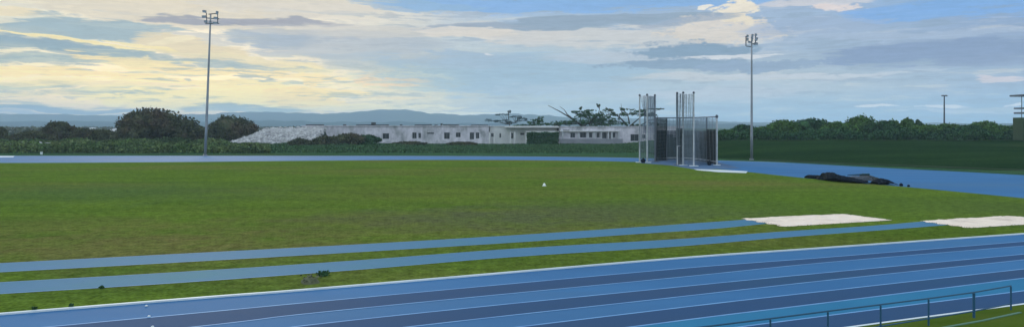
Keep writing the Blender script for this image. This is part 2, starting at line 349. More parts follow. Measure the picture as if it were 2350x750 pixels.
# ------------------------------------------------------------------ land
def smooth(a, b, x):
    t = min(1, max(0, (x-a)/(b-a))); return t*t*(3-2*t)
def foot(X):   # distance at which the right-hand bank starts to rise
    px = [20, 32, 42, 51, 60, 90, 160]; py = [118, 110, 97, 84, 76, 60, 55]
    return float(np.interp(X, px, py))
def bank_h(X, Y):
    left = smooth(24, 46, X + (Y-140)*-.05)
    f = foot(X); up = smooth(f, max(f+40, 150), Y)
    return 2.0*left*up*(1-smooth(300, 360, Y)) * (1-smooth(170, 220, X))
g = 4200.0
tag(mobj('ground', [(-g,-g*.3,-.004),(g,-g*.3,-.004),(g,g,-.004),(-g,g,-.004)], [(0,1,2,3)], ROUGH), kind='structure')
# bank
xs = np.linspace(22, 222, 90); ys = np.linspace(52, 362, 110); vs = []; fs = []
for j, Y in enumerate(ys):
    for i, X in enumerate(xs):
        h = bank_h(X, Y); vs.append((X, Y, h + (.10*math.sin(X*.35+Y*.1)*math.sin(Y*.21) if h > .1 else 0)*min(1, h) - .03*(h < .002) + (.001)))
for j in range(len(ys)-1):
    for i in range(len(xs)-1):
        a = j*len(xs)+i; fs.append((a, a+1, a+1+len(xs), a+len(xs)))
tag(mobj('grass_bank', vs, fs, BANK, smooth=True), kind='structure')
# hills
def hills(name, depth, prof, step=25, thick=1000):
    X0 = (prof[0][0]-1175)*depth/FPX; X1 = (prof[-1][0]-1175)*depth/FPX
    px = [(p[0]-1175)*depth/FPX for p in prof]; ph = [HC-(p[1]-HY)*depth/FPX for p in prof]
    n = int((X1-X0)/step)+1; vs = []; fs = []; R = 7
    for k in range(R):
        t = k/(R-1)
        for i in range(n):
            X = X0+(X1-X0)*i/(n-1); h = float(np.interp(X, px, ph))
            w = 1.3*math.sin(X*.013)+1.1*math.sin(X*.037+1)+1.6*math.sin(X*.083)+1.4*math.sin(X*.047+2)*math.sin(X*.021)+.9*math.sin(X*.19)+random.uniform(-1.0,1.0)
            prof_h = math.sin(math.pi*t)**.8
            rid = 1+.05*math.sin(X*.02+t*9)*math.sin(t*math.pi*2.)
            vs.append((X, depth+(t-.5)*thick, max(0,(h*(1 if k == R//2 else rid)+w)*prof_h) - 1.0*(k in (0, R-1))))
    for k in range(R-1):
        for i in range(n-1): a = k*n+i; fs.append((a, a+1, a+1+n, a+n))
    return tag(mobj(name, vs, fs, HILL, smooth=True), kind='structure')
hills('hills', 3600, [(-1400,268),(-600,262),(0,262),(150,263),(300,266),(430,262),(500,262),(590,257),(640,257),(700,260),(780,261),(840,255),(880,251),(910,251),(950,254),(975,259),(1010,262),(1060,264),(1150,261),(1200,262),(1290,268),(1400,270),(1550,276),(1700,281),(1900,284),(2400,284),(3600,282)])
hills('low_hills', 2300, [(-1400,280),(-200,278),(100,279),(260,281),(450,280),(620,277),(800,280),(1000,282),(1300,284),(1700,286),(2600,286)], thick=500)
# ------------------------------------------------------------------ running track
def catmull(pts, n=8, closed=False):
    out = []; m = len(pts)
    for i in range(m if closed else m-1):
        p0, p1, p2, p3 = (pts[(i+k-1) % m] if closed else pts[min(max(i+k-1, 0), m-1)] for k in range(4))
        for k in range(n):
            t = k/n; out.append(.5*((2*p1)+(p2-p0)*t+(2*p0-5*p1+4*p2-p3)*t*t+(3*p1-p0-3*p2+p3)*t**3))
    if not closed: out.append(pts[-1])
    return out
def V2(x, y): return Vector((x, y, 0))
def setz(ps, z): return [Vector((p.x, p.y, z)) for p in ps]
# rows: photo height of the kerb and the eight lane lines at five columns (unprojected to the ground)
LX = [0, 750, 1550, 1900, 2350]
LY = [[722,662,594,569,537],[760,690,617,590,554],[797,715,637,602,564],[835,741,659,625,583],[877,772,682,643,596],[927,806,707,667,617],[985,843,737,694,638],[1050,885,770,724,667],[1126,933,806,757,697]]
def lane_line(i):
    pts = [G(x, y) for x, y in zip(LX, LY[i])]
    d = (pts[0]-pts[2]).normalized(); e = (pts[-1]-pts[-3]).normalized()
    return [pts[0]+d*90, pts[0]+d*40] + pts + [pts[-1]+e*6]
lines = [catmull(lane_line(i), 10) for i in range(9)]
def strip(a, b, z):
    n = len(a); v = setz(a, z)+setz(b, z); return v, [(i, i+1, n+i+1, n+i) for i in range(n-1)]
inner_far = [G(-700,372), G(-300,373), G(0,374), G(400,372), G(700,369), G(1000,367), G(1250,368), G(1480,372.5), G(1600,384), G(1700,393), G(1850,409), G(2100,431), G(2350,455)]
inner_pts = catmull(lane_line(0)[1:] + [V2(33,38.5), V2(36.5,43)] + inner_far[::-1] + [V2(-150,85), V2(-135,40)], 8, True)
outer_far = [G(-700,356), G(-300,357), G(0,357.5), G(500,357.5), G(1000,358), G(1300,360), G(1480,363), G(1640,368), G(1800,373), G(2000,384), G(2350,402)]
outer_pts = catmull(lane_line(8)[1:] + [V2(34,28), V2(50,40), V2(57,56)] + outer_far[::-1] + [V2(-175,85), V2(-150,20)], 8, True)
def poly(name, pts, z, m, kind='structure'):
    bm = bmesh.new(); vs = [bm.verts.new((p.x, p.y, z)) for p in pts]; es = [bm.edges.new((vs[i], vs[(i+1) % len(vs)])) for i in range(len(vs))]
    bmesh.ops.triangle_fill(bm, use_beauty=True, edges=es); me = bpy.data.meshes.new(name)
    for f in bm.faces:
        if f.normal.z < 0: f.normal_flip()
    bm.to_mesh(me); bm.free(); me.materials.append(m)
    o = bpy.data.objects.new(name, me); COL.objects.link(o); return tag(o, kind=kind)
poly('running_track', outer_pts, .004, BLUE)
poly('infield_lawn', inner_pts, .016, GRASS)
for i in (1, 3, 5, 7):
    v, f = strip(lines[i], lines[i+1], .008); tag(mobj('track_lane', v, f, DARK), kind='structure')
v, f = strip(lines[6], lines[7], .008); tag(mobj('track_lane', v, f, mat('lane_teal', (.032,.180,.31), (.028,.160,.29), .4, rough=.8, spec=.05)), kind='structure')
def ribbon(pts, w, z, z0=None):
    a, b = [], []
    for i, p in enumerate(pts):
        t = (pts[min(i+1, len(pts)-1)]-pts[max(i-1, 0)]).normalized(); nrm = Vector((-t.y, t.x, 0))*w/2; a.append(p+nrm); b.append(p-nrm)
    v, f = strip(a, b, z)
    if z0 is not None:
        n = len(pts); m0 = len(v); v += setz(a, z0)+setz(b, z0); f += [(i+1, i, m0+i, m0+i+1) for i in range(n-1)] + [(n+i, n+i+1, m0+n+i+1, m0+n+i) for i in range(n-1)]
    return v, f
for i in range(1, 9):
    v, f = ribbon(lines[i], .075 if i < 8 else .10, .012); tag(mobj('lane_marking', v, f, LANELINE if i < 8 else WHITE), kind='structure')
v, f = ribbon(lines[0], .11, .05, 0.0); tag(mobj('track_kerb', v, f, WHITE), kind='structure')
# pale line along the far side of the track
v, f = ribbon(catmull([p + Vector((0, -.6, 0)) for p in outer_far[:9]], 6), .5, .009); tag(mobj('track_edge_line', v, f, mat('edge_line', (.26,.34,.43))), kind='structure')
# path at the foot of the bank
v, f = ribbon(catmull([G(1760,369)+Vector((0,3,0)), G(1900,374), G(2100,381.5), G(2350,391), G(2700,404)], 8), .9, .02)
for i, q in enumerate(v): v[i] = Vector((q.x, q.y, bank_h(q.x, q.y)+.05))
tag(mobj('path', v, f, mat('path_dirt', (.075,.095,.07), (.05,.07,.05), .5)), kind='structure')
v, f = ribbon([Vector((X, 149+.6*math.sin(X*.2), 0)) for X in np.linspace(44, 125, 60)], 2.0, .02)
for i, q in enumerate(v): v[i] = Vector((q.x, q.y, bank_h(q.x, q.y)+.12))
tag(mobj('crest_grass', v, f, mat('bank_grass', (.040,.070,.026), (.028,.052,.020), .5)), kind='structure')
# long-jump runways and pits
def runway(top, bot):
    a = catmull([G(x, y) for x, y in top], 8); b = catmull([G(x, y) for x, y in bot], 8); ea, eb = a[0]+(a[0]-a[3]).normalized()*40, b[0]+(b[0]-b[3]).normalized()*40
    return [ea]+a, [eb]+b
RA = runway([(0,605),(400,584),(800,563),(1175,541),(1450,523),(1640,510),(1735,503)], [(0,625),(400,603),(800,580),(1175,557),(1450,538),(1640,525),(1760,513)])
RB = runway([(0,649),(400,626),(800,600),(1175,572),(1550,550),(1800,532),(2000,519),(2130,508)], [(0,675),(400,650),(800,621),(1175,590),(1550,566),(1800,545),(2000,530),(2180,516)])
for r in (RA, RB):
    v, f = strip(r[0], r[1], .020); tag(mobj('runway', v, f, TEAL), kind='structure')
    for e in r: v, f = ribbon(e, .05, .024); tag(mobj('runway_line', v, f, LANELINE), kind='structure')
def pit(corners, rim=True):
    pts = [G(*c) for c in corners]; c = sum(pts, Vector())/len(pts); n = 26; vs = []; fs = []
    for j in range(n+1):
        for i in range(n+1):
            u, w = i/n, j/n; p = pts[0].lerp(pts[1], u).lerp(pts[3].lerp(pts[2], u), w)
            jag = .10*math.sin(i*1.9+j)*(1 if j in (0, n) or i in (0, n) else 0)
            edge = min(u, 1-u, w, 1-w)
            vs.append((p.x+jag+random.uniform(-.02,.02), p.y+jag*.6, .03+(.05*random.random() if edge > 0 else 0)))
    for j in range(n):
        for i in range(n): a = j*(n+1)+i; fs.append((a, a+1, a+n+2, a+n+1))
    return tag(mobj('sand_pit', vs, fs, SAND, smooth=False), kind='structure')
pit([(1700,502.5),(1935,492),(2048,506),(1800,521)])
pit([(2110,508),(2312,496.5),(2480,508),(2225,524)])
# concrete pad in front of the cage
tag(poly('concrete_pad', [G(1592,388.5), G(1655,390), G(1716,393.5), G(1712,397.5), G(1650,395.5), G(1600,391)], .03, mat('pad_white', (.55,.6,.6))), kind='structure')
tag(poly('cage_floor', [G(1466,374.5), G(1500,366), G(1640,370), G(1700,386), G(1600,390), G(1540,380)], .026, mat('pad_blue', (.07,.15,.26), (.05,.10,.18), .6)), kind='structure')
# ------------------------------------------------------------------ plants
def leaves(mb_v, mb_f, cen, size, flat=0.0):
    n = len(cen); d = rng.normal(size=(n, 3)); d[:, 2] *= (1-flat); d /= np.linalg.norm(d, axis=1)[:, None]
    e = rng.normal(size=(n, 3)); e = np.cross(d, e); e /= np.linalg.norm(e, axis=1)[:, None]; d2 = np.cross(e, d)
    s = size*rng.uniform(.6, 1.4, (n, 1)); a = d*s; b = e*s*rng.uniform(.5, .9, (n, 1))
    q = np.stack([cen-a, cen-b*.9+a*.1, cen+a, cen+b*.9-a*.1], 1).reshape(-1, 3)
    base = len(mb_v); mb_v.extend(map(tuple, q)); mb_f.extend([(base+4*i, base+4*i+1, base+4*i+2, base+4*i+3) for i in range(n)])
def crown(w, d, h, z0, lobes=14, leaf=.28, per=260, core=.72, dome=True, rl=(.15,.38)):
    """leafy crown: w x d x h metres, its underside at z0"""
    mb = MB(); L = []
    for k in range(int(lobes*1.35)):
        a = random.uniform(0, 2*math.pi); r = math.sqrt(random.random())*.76
        u, v = r*math.cos(a), r*math.sin(a)
        top = math.sqrt(max(.05, 1-r*r)) if dome else 1-.35*r
        zz = random.uniform(.12, .78)*top
        q = random.uniform(*rl); L.append((u*w/2, v*d/2, z0+zz*h, q*w/2*1.25, q*d/2*1.25, q*h*1.05))
    for k in range(5):       # top lobes keep the outline near its height
        u = (k-2)/2.6; L.append((u*w/2, random.uniform(-.2,.2)*d, z0+h*(.74*math.sqrt(1-u*u*.9)), .2*w, .2*d, .26*h))
    for (x, y, z, rx, ry, rz) in L:
        z = max(z, z0+rz*.55)
        if core: mb.sphere((x, y, z), rx*core, ry*core, rz*core, 9, 6, .16)
        n = int(per*random.uniform(.75, 1.25)); p = rng.normal(size=(n, 3)); p /= np.linalg.norm(p, axis=1)[:, None]
        p *= rng.uniform(.72, 1.10, (n, 1)) + (rng.random((n, 1)) < .08)*rng.uniform(0, .28, (n, 1))
        cen = p*np.array([rx, ry, rz])+np.array([x, y, z]); cen[:, 2] = np.maximum(cen[:, 2], z0*.6+.1)
        leaves(mb.v, mb.f, cen, leaf)
    return mb
def trunk_mb(h, r, top_w, n=4):
    mb = MB(); mb.tube([(0,0,-.2),(.05*h,0,h*.35),(0,.04*h,h*.75)], [r, r*.75, r*.5], 7)
    for k in range(n):
        a = 2*math.pi*k/n+random.uniform(-.4,.4); t = top_w*random.uniform(.5,.9)
        mb.tube([(.02*h,0,h*.5), (math.cos(a)*t*.5, math.sin(a)*t*.5, h*.8), (math.cos(a)*t, math.sin(a)*t, h*1.05)], [r*.45, r*.3, r*.12], 5)
    return mb
def tree(name, label, cat, xc, wpx, ytop, dist, m, group=None, base=None, zfrac=.22, depth=.8, **kw):
    X = (xc-1175)*dist/FPX; gz = bank_h(X, dist) if base is None else base
    w = wpx*dist/FPX; h = HC-(ytop-HY)*dist/FPX-gz; z0 = h*zfrac
    r = empty(name, (X, dist, gz)); tag(r, label, cat, group)
    area = w*h; kw.setdefault('per', int(min(420, max(70, area*4.0)))); kw.setdefault('leaf', .30)
    crown(w, w*depth, h-z0, z0, **kw).build('crown', m, r)
    trunk_mb(h*.7, max(.08, h*.03), w*.25).build('trunk', BARK, r)
    return r
# left: trees beyond the far straight
GL = 'trees beyond the far straight on the left'
tree('large_tree', 'largest dark dome-crowned tree, left of the left floodlight mast', 'tree', 356, 158, 250, 190, LEAF_L, GL, lobes=34, leaf=.34, per=420, zfrac=.08)
tree('round_tree', 'dark tree with a low sloping crown just right of the left floodlight mast', 'tree', 535, 116, 269, 209, LEAF_L, GL, lobes=24, leaf=.32, per=330, zfrac=.06)
tree('round_tree', 'lone round-topped dark tree far left, between two pale roofs', 'tree', 139, 66, 279, 185, LEAF_L, GL, lobes=18, leaf=.3, per=300)
tree('round_tree', 'small dark tree cut by the left edge of the photo', 'tree', -8, 44, 289, 180, LEAF_L, GL, lobes=14)
tree('small_tree', 'low olive tree filling the gap between the large dome tree and the mast', 'tree', 452, 44, 288, 192, LEAF_L, GL, lobes=10)
GS = 'shrubs along the far side of the track'
shr = [(30,70,308,172,'low brown-green shrub at the far left under the pale distant houses'),
 (80,90,301,176,'wide dark shrub directly left of the lone round-topped tree'),
 (195,80,294,180,'dark shrub right of the lone round-topped tree'),
 (238,60,296,172,'shrub just left of the small white gabled house'),
 (290,60,289,183,'shrub between the white gabled house and the large dome tree'),
 (170,90,318,160,'bright low shrub in front of the lone round-topped tree'),
 (330,80,318,158,'grey-green shrub in front of the left half of the large dome tree'),
 (410,80,316,160,'leafy shrub in front of the right half of the large dome tree'),
 (490,70,318,156,'low shrub right at the foot of the left floodlight mast'),
 (250,90,322,155,'low spreading shrub in front of the small white house'),
 (60,100,326,154,'low shrub at far left close to the track edge'),
 (565,60,328,160,'low shrub at the left foot of the rubble heap'),
 (690,50,319,180,'short shrub in front of the rubble heap'),
 (750,60,312,180,'dark shrub against the left end of the long pale building'),
 (800,70,305,185,'dark bushy shrub in front of the building, left of its first window'),
 (845,50,309,186,'dark shrub nearest the first window of the long building'),
 (940,70,325,190,'low shrub under the pair of windows of the long building'),
 (1060,60,326,190,'low shrub under the middle windows of the long building')]
for i, (x, w, yt, dd, lab) in enumerate(shr):
    tree('shrub', lab, 'shrub', x, w, yt, dd, LEAF_S if dd < 165 else (LEAF_L if i != 15 else LEAF_B), GS, lobes=9, zfrac=.02, leaf=.26, per=170)
# right: tree line on the bank
GR = 'bushy trees along the top of the right-hand bank'
rt = [(1668,44,299,168,'lowest bushy tree of the right tree line, directly right of the cage'),
 (1706,52,287,170,'bushy tree just left of the right floodlight mast'),
 (1752,54,291,166,'low bushy tree just right of the right floodlight mast'),
 (1796,70,275,170,'first tall bushy tree right of the right mast, with a spiky left shoulder'),
 (1862,84,272,172,'broad rounded bushy tree, second tall one right of the right mast'),
 (1920,66,279,168,'lower bushy tree between the broad rounded one and the highest one'),
 (1978,76,265,172,'highest bushy tree of the right tree line'),
 (2028,60,277,168,'bushy tree on the right shoulder of the highest one'),
 (2050,26,276,174,'narrow pointed tree just left of the small dark-topped tree'),
 (2081,30,271,176,'small dark-topped tree rising out of the right tree line'),
 (2110,22,279,176,'smallest dark tuft-like tree beside the dark-topped one'),
 (2128,80,286,166,'low bushy tree left of the small distant lamp pole'),
 (2178,76,283,170,'low bushy tree at the foot of the small distant lamp pole'),
 (2222,70,287,166,'low bushy tree right of the small distant lamp pole'),
 (2266,72,278,170,'yellowish-green domed bushy tree left of the platform tower'),
 (2318,76,288,168,'low bushy tree beside the platform tower'),
 (2385,90,282,166,'bushy tree partly outside the right edge of the photo')]
for i, (x, w, yt, dd, lab) in enumerate(rt):
    tree('bushy_tree', lab, 'tree', x, w*1.12, yt, dd, LEAF_R if i % 3 != 1 else LEAF_B, GR, lobes=13, zfrac=.03, leaf=.27, per=200)
def tuft_field(name, label, region, n, hmax, leaf, m, hfun=None):
    v, f = [], []; cen = []
    while len(cen) < n:
        x, y = random.uniform(region[0], region[1]), random.uniform(region[2], region[3])
        X = (x-1175)*y/FPX
        a = .5+.5*math.sin(X*.31+y*.17)*math.sin(X*.13-y*.23+1.3); hh = hmax*(.25+.75*a)*(hfun(x) if hfun else 1)
        if hfun and hh < .05: continue
        g0 = bank_h(X, y); cen.append((X, y, g0+random.random()**.7*hh))
    leaves(v, f, np.array(cen), leaf); return tag(mobj(name, v, f, m), label, 'undergrowth', kind='stuff')
tuft_field('undergrowth', 'rough undergrowth and tall weeds beyond the far side of the track', (-60, 620, 134, 182), 42000, 2.3, .24, LEAF_S, lambda x: 1-.55*smooth(420, 620, x))
tuft_field('undergrowth', 'knee-high weeds in front of the long pale building', (560, 1500, 136, 203), 42000, .75, .2, mat('leaf_weed', (.045,.105,.050), (.065,.115,.048), .2, island=.4), lambda x: 1-.72*smooth(860, 1000, x))
tuft_field('undergrowth', 'dark undergrowth filling the foot of the tree line on the bank', (1640, 2480, 154, 176), 30000, 2.6, .26, LEAF_B)
# weeds by the kerb
def weed(label, x, y, w, h, m=LEAF_B, n=90, leaf=.05):
    p = G(x, y); b = MB().sphere((0,0,0), w/2.4, w/3, h*.7, 9, 5, .2); v, f = b.v, b.f; c = rng.normal(size=(n, 3))*np.array([w/5, w/6, 0]); c[:, 2] = rng.random(n)*h
    leaves(v, f, c, leaf); o = mobj('weed_clump', v, f, m); o.location = p; o.location.z = .02; return tag(o, label, 'weed', 'weed clumps by the track')
weed('dark leafy weed clump just below the second runway, nearest the middle', 742, 633, .42, .14, n=240, leaf=.035)
weed('pale dry weed tuft just left of the dark clump, above the white kerb', 712, 650, .7, .25, mat('dry_weed', (.12,.13,.08), island=.4), 110, .04)
weed('tiny dark weed on the lower edge of the second runway, left', 233, 663, .12, .08, n=40, leaf=.04)
weed('tiny dark weed at the white kerb, far left', 80, 713, .12, .08, n=40, leaf=.04)
weed('small dark weed touching the white kerb, second from the left', 163, 705, .14, .08, n=36, leaf=.035)
def yint(pairs, x): return float(np.interp(x, [q[0] for q in pairs], [q[1] for q in pairs]))
def grass_blades(name, label, n, m, size, hmax, pick):
    cen = []
    while len(cen) < n:
        xy = pick()
        if xy is None: continue
        p = G(*xy); cen.append((p.x, p.y, .018+random.random()*hmax))
    v, f = [], []; leaves(v, f, np.array(cen), size); return tag(mobj(name, v, f, m), label, 'grass', kind='stuff')
RAT = [(0,605),(400,584),(800,563),(1175,541),(1450,523),(1640,510),(1735,503),(2400,480)]; RAB = [(0,625),(400,603),(800,580),(1175,557),(1450,538),(1640,525),(1760,513),(1800,523),(2048,508),(2350,490)]
RBT = [(0,649),(400,626),(800,600),(1175,572),(1550,550),(1800,532),(2000,519),(2130,508),(2400,495)]; RBB = [(0,675),(400,650),(800,621),(1175,590),(1550,566),(1800,545),(2000,530),(2180,518),(2225,526),(2400,520)]
def pit_pick():
    c = random.choice(([(1712,503),(1935,492),(2048,506),(1800,521)], [(2110,508),(2312,496.5),(2480,508),(2225,524)])); i = random.randrange(4); t = random.random()
    a, b = c[i], c[(i+1) % 4]; return a[0]+(b[0]-a[0])*t+random.gauss(0, 3), a[1]+(b[1]-a[1])*t+random.gauss(0, .5)
grass_blades('grass', 'ragged grass fringe creeping over the sand pit edges', 900, mat('leaf_grass', (.080,.140,.020), (.110,.150,.030), .5, island=.3), .022, .03, pit_pick)
# branching trees behind the building
def spread_tree(label, root_px, dist, limbs, pads, m, name='spreading_tree'):
    X = (root_px-1175)*dist/FPX; r = empty(name, (X, dist, 0)); tag(r, label, 'tree', 'spreading trees behind the long building')
    mb = MB()
    def q(x, y, dy=0): p = P(x, y, dist); return (p.x-X, dy, p.z)
    for pts, rad in limbs:
        n = len(pts); dy = random.uniform(-4, 4)
        mb.tube([q(x, y, dy*i/n) for i, (x, y) in enumerate(pts)], [rad*(1-.8*i/(n-1)) for i in range(n)], 6)
    tw_ = mb
    c = MB()
    for (x, y, wx, hy) in pads:
        p = q(x, y); k = dist/FPX; rx, rz = wx*k/2, hy*k/2
        near_ = min((q(a, b) for pts, _ in limbs for a, b in pts if b > y-1), key=lambda w: (w[0]-p[0])**2+(w[2]-p[2])**2)
        for e in (-.5, 0, .5): tw_.tube([near_, ((near_[0]+p[0]+e*rx)/2, 0, (near_[2]+p[2])/2-.2), (p[0]+e*rx, 0, p[2])], [.09, .07, .03], 4)
        for s in range(7):
            ox, oy = random.uniform(-.85,.85)*rx, random.uniform(-3,3); oz = random.uniform(-.8,.7)*rz; n = int(14+rx*rz*12)
            a = rng.normal(size=(n, 3)); a /= np.linalg.norm(a, axis=1)[:, None]; a *= rng.uniform(.3, 1.1, (n, 1))
            leaves(c.v, c.f, a*np.array([rx*random.uniform(.25,.5), rx*.45, rz*random.uniform(.35,.75)])+np.array([p[0]+ox, p[1]+oy, p[2]+oz]), .24, .4)
    c.build('crown', m, r); mb.build('trunk', BARK, r); return r
spread_tree('wide dark spreading tree behind the building with bare limbs reaching up left', 1345, 232,
 [([(1345,332),(1343,300),(1335,280)], .5), ([(1338,290),(1312,272),(1285,256),(1258,242)], .32), ([(1318,276),(1302,262),(1296,252),(1286,244)], .2),
  ([(1340,290),(1365,270),(1385,260)], .3), ([(1372,266),(1376,250),(1373,240)], .13), ([(1335,285),(1330,262),(1332,248)], .14), ([(1345,285),(1400,262),(1395,248)], .2)],
 [(1320,278,50,16),(1300,282,60,12),(1350,272,70,20),(1370,262,60,14),(1340,262,40,12),(1318,258,26,8),(1385,275,60,22),(1332,248,7,6),(1270,284,50,10),(1360,284,70,16),(1345,255,36,7),(1400,284,40,10),(1373,241,8,7)], LEAF_B)
spread_tree('open spreading tree behind the building, close left of the throwing cage', 1455, 236,
 [([(1455,332),(1450,300),(1435,282)], .45), ([(1440,288),(1420,268),(1402,256),(1388,246)], .28), ([(1445,285),(1440,262),(1422,246)], .25), ([(1445,290),(1475,266),(1520,250)], .22), ([(1450,300),(1490,276),(1510,272)], .18), ([(1428,262),(1427,244),(1427,236)], .09)],
 [(1415,262,40,8),(1398,252,24,6),(1450,262,56,12),(1430,250,20,6),(1480,262,54,12),(1462,254,44,7),(1505,250,40,5),(1410,276,26,12),(1436,284,22,7),(1462,287,20,6),(1500,284,20,7),(1500,262,30,7)], LEAF_B)
spread_tree('small round tree behind the building, left of the wide dark spreading tree', 1232, 228,
 [([(1232,330),(1232,290),(1234,272)], .2), ([(1232,290),(1220,280)], .1)], [(1234,272,26,14),(1228,280,32,10),(1246,283,30,8),(1215,287,36,5),(1198,288,40,4)], LEAF_B)
spread_tree('pale tiered tree behind the building, leftmost of the spreading trees', 1170, 290,
 [([(1172,322),(1170,290),(1166,262),(1167,254)], .25), ([(1168,286),(1182,280)], .1)], [(1152,263,30,4),(1140,276,50,5),(1150,278,36,4),(1168,257,8,5),(1184,268,30,4),(1174,281,20,5),(1200,274,36,7)], mat('leaf_grey', (.06,.10,.11), (.05,.08,.09), .3, island=.25), 'tiered_tree')
# ------------------------------------------------------------------ buildings
def bx(x, d): return (x-1175)*d/FPX
def bz(y, d): return HC-(y-HY)*d/FPX
def window(parent, x0, x1, z0, z1, y, bars=1, fm=FRAME):
    f = MB(); t = .09
    f.box(x0, x1, y, y+.08, z0, z0+t); f.box(x0, x1, y, y+.08, z1-t, z1); f.box(x0, x0+t, y, y+.08, z0+t, z1-t); f.box(x1-t, x1, y, y+.08, z0+t, z1-t)
    for k in range(bars):
        c = x0+(x1-x0)*(k+1)/(bars+1); f.box(c-.04, c+.04, y+.003, y+.077, z0+t, z1-t)
    w = f.build('window', fm, parent); MB().box(x0+t, x1-t, y+.03, y+.05, z0+t, z1-t).build('pane', GLASS, w); return w
D = 205.0
def building(name, label, px0, px1, ytop, ybase, wins, m, depth=9.0, dist=D, roofover=.25, clutter=(), slab=.22, roofm=None, doors=()):
    X0, X1 = bx(px0, dist), bx(px1, dist); cx = (X0+X1)/2; r = empty(name, (cx, dist, 0)); tag(r, label, 'building')
    zt = bz(ytop, dist); mb = MB(); holes = []
    for (a, b, c, d) in list(wins)+list(doors): holes.append((bx(a, dist)-cx, bx(b, dist)-cx, max(.0, bz(d, dist)), bz(c, dist)))
    wall(mb, X0-cx, X1-cx, 0, .3, -.1, zt, holes)
    mb.box(X0-cx, X0-cx+.3, .303, depth-.003, -.1, zt); mb.box(X1-cx-.3, X1-cx, .303, depth-.003, -.1, zt); mb.box(X0-cx, X1-cx, depth, depth+.3, -.1, zt)
    mb.build('wall', m, r)
    MB().box(X0-cx-roofover, X1-cx+roofover, -roofover, depth+.3+roofover, zt+.003, zt+slab).build('roof', roofm or m, r)
    for h in holes[:len(wins)]: window(r, h[0]+.003, h[1]-.003, h[2]+.003, h[3]-.003, .14)
    for h in holes[len(wins):]: MB().box(h[0]+.003, h[1]-.003, .16, .22, h[2], h[3]-.003).build('door', DKROOF, r)
    for (a, b, c) in clutter:
        MB().box(bx(a, dist)-cx, bx(b, dist)-cx, 1.2, 3.6, zt+slab+.003, zt+slab+(c-0)*dist/FPX).build('roof_vent', DKROOF, r)
    return r, cx, zt
b1, c1, z1 = building('long_building', 'long low weathered pale building with small dark windows and a flat roof', 694, 1122, 290, 330,
  [(805,815,308,318),(878,893,306,319),(946,956,304,318),(960,966,305,317),(980,996,304,307.5),(1019,1032,304,319),(1046,1057,304,315),(1078,1088,304,320),(1092,1100,304,318)], PLASTER,
  clutter=[(699,736,2.6),(785,788,3),(815,888,2.4),(850,857,7.5),(916,919,2.6),(950,988,2.6),(996,1002,2),(1010,1013,5),(1016,1052,2.4),(1080,1119,2)])
# annexe with canopy
rB, cB, zB = building('annexe', 'pale annexe with a bright canopy edge joining the two long buildings', 1124, 1278, 291, 330,
  [(1127,1133,306,314),(1146,1150,306,316),(1171,1178,305,318),(1194,1203,305,310)], PALEW, dist=207)
cp = MB(); x = lambda q: bx(q, 204)-cB
cp.box(x(1158), x(1283), -3.0, -.3, bz(292, 204)-.12, bz(292, 204)+.2); cp.build('canopy', mat('canopy_pale', (.6,.6,.57)), rB)
cp = MB().box(x(1208), x(1282), -3.2, -.3, bz(303.5, 204), bz(301, 204)); cp.build('canopy', PALEW, rB)
for q in (1122, 1133, 1170, 1180, 1206): MB().box(x(q), x(q)+.35, -3.0, -2.7, -.1, bz(303, 204)).build('post', PALEW, rB)
hx = bx(1245, 198); hg = empty('clipped_hedge', (hx, 198, 0)); tag(hg, 'dark boxy hedge under the annexe canopy', 'hedge')
hw, hh = 36.5*198/FPX, bz(305, 198); b = MB().box(-hw+.2, hw-.2, -.7, .7, 0, hh-.2); c = rng.uniform(-1, 1, (2600, 3)); k = rng.integers(0, 3, 2600)
c[k == 0, 1] = -1; c[k == 1, 2] = 1; c[:, 0] *= hw; c[:, 1] *= .9; c[:, 2] = (c[:, 2]*.5+.5)*hh+.06*rng.normal(size=2600)+.12*np.sin(c[:, 0]*1.9); c[:, 2] = np.maximum(.05, c[:, 2])
leaves(b.v, b.f, c, .2); b.build('foliage', LEAF_B, hg); MB().tube([(0,0,-.2),(0,0,hh*.5)], .1, 6).build('trunk', BARK, hg)
b3, c3, z3 = building('veranda_building', 'long pale building with a row of white columns, left of the cage', 1283, 1565, 291.5, 333,
  [(1292,1307,298,303),(1309,1320,305,316),(1331,1345,304,316),(1352,1359,304,316),(1369,1376,304,316),(1380,1392,304,318),(1396,1401,304,318),(1404,1412,304,316),(1447,1466,308,324),(1474,1482,309,318),(1500,1515,308,320),(1530,1545,308,320)], PLASTER)
x = lambda q: bx(q, D)-c3
MB().box(x(1284), x(1428), -.9, -.003, -.1, bz(318.5, D)).build('plinth', PLINTH, b3)
for q in (1289, 1325, 1347, 1361, 1378, 1394, 1402, 1418): MB().box(x(q), x(q)+.4, -.7, -.35, bz(318.5, D), bz(302, D)).build('column', POSTW, b3)
MB().box(x(1285), x(1421), -.85, -.003, bz(302, D)+.003, bz(300, D)).build('beam', PALEW, b3)
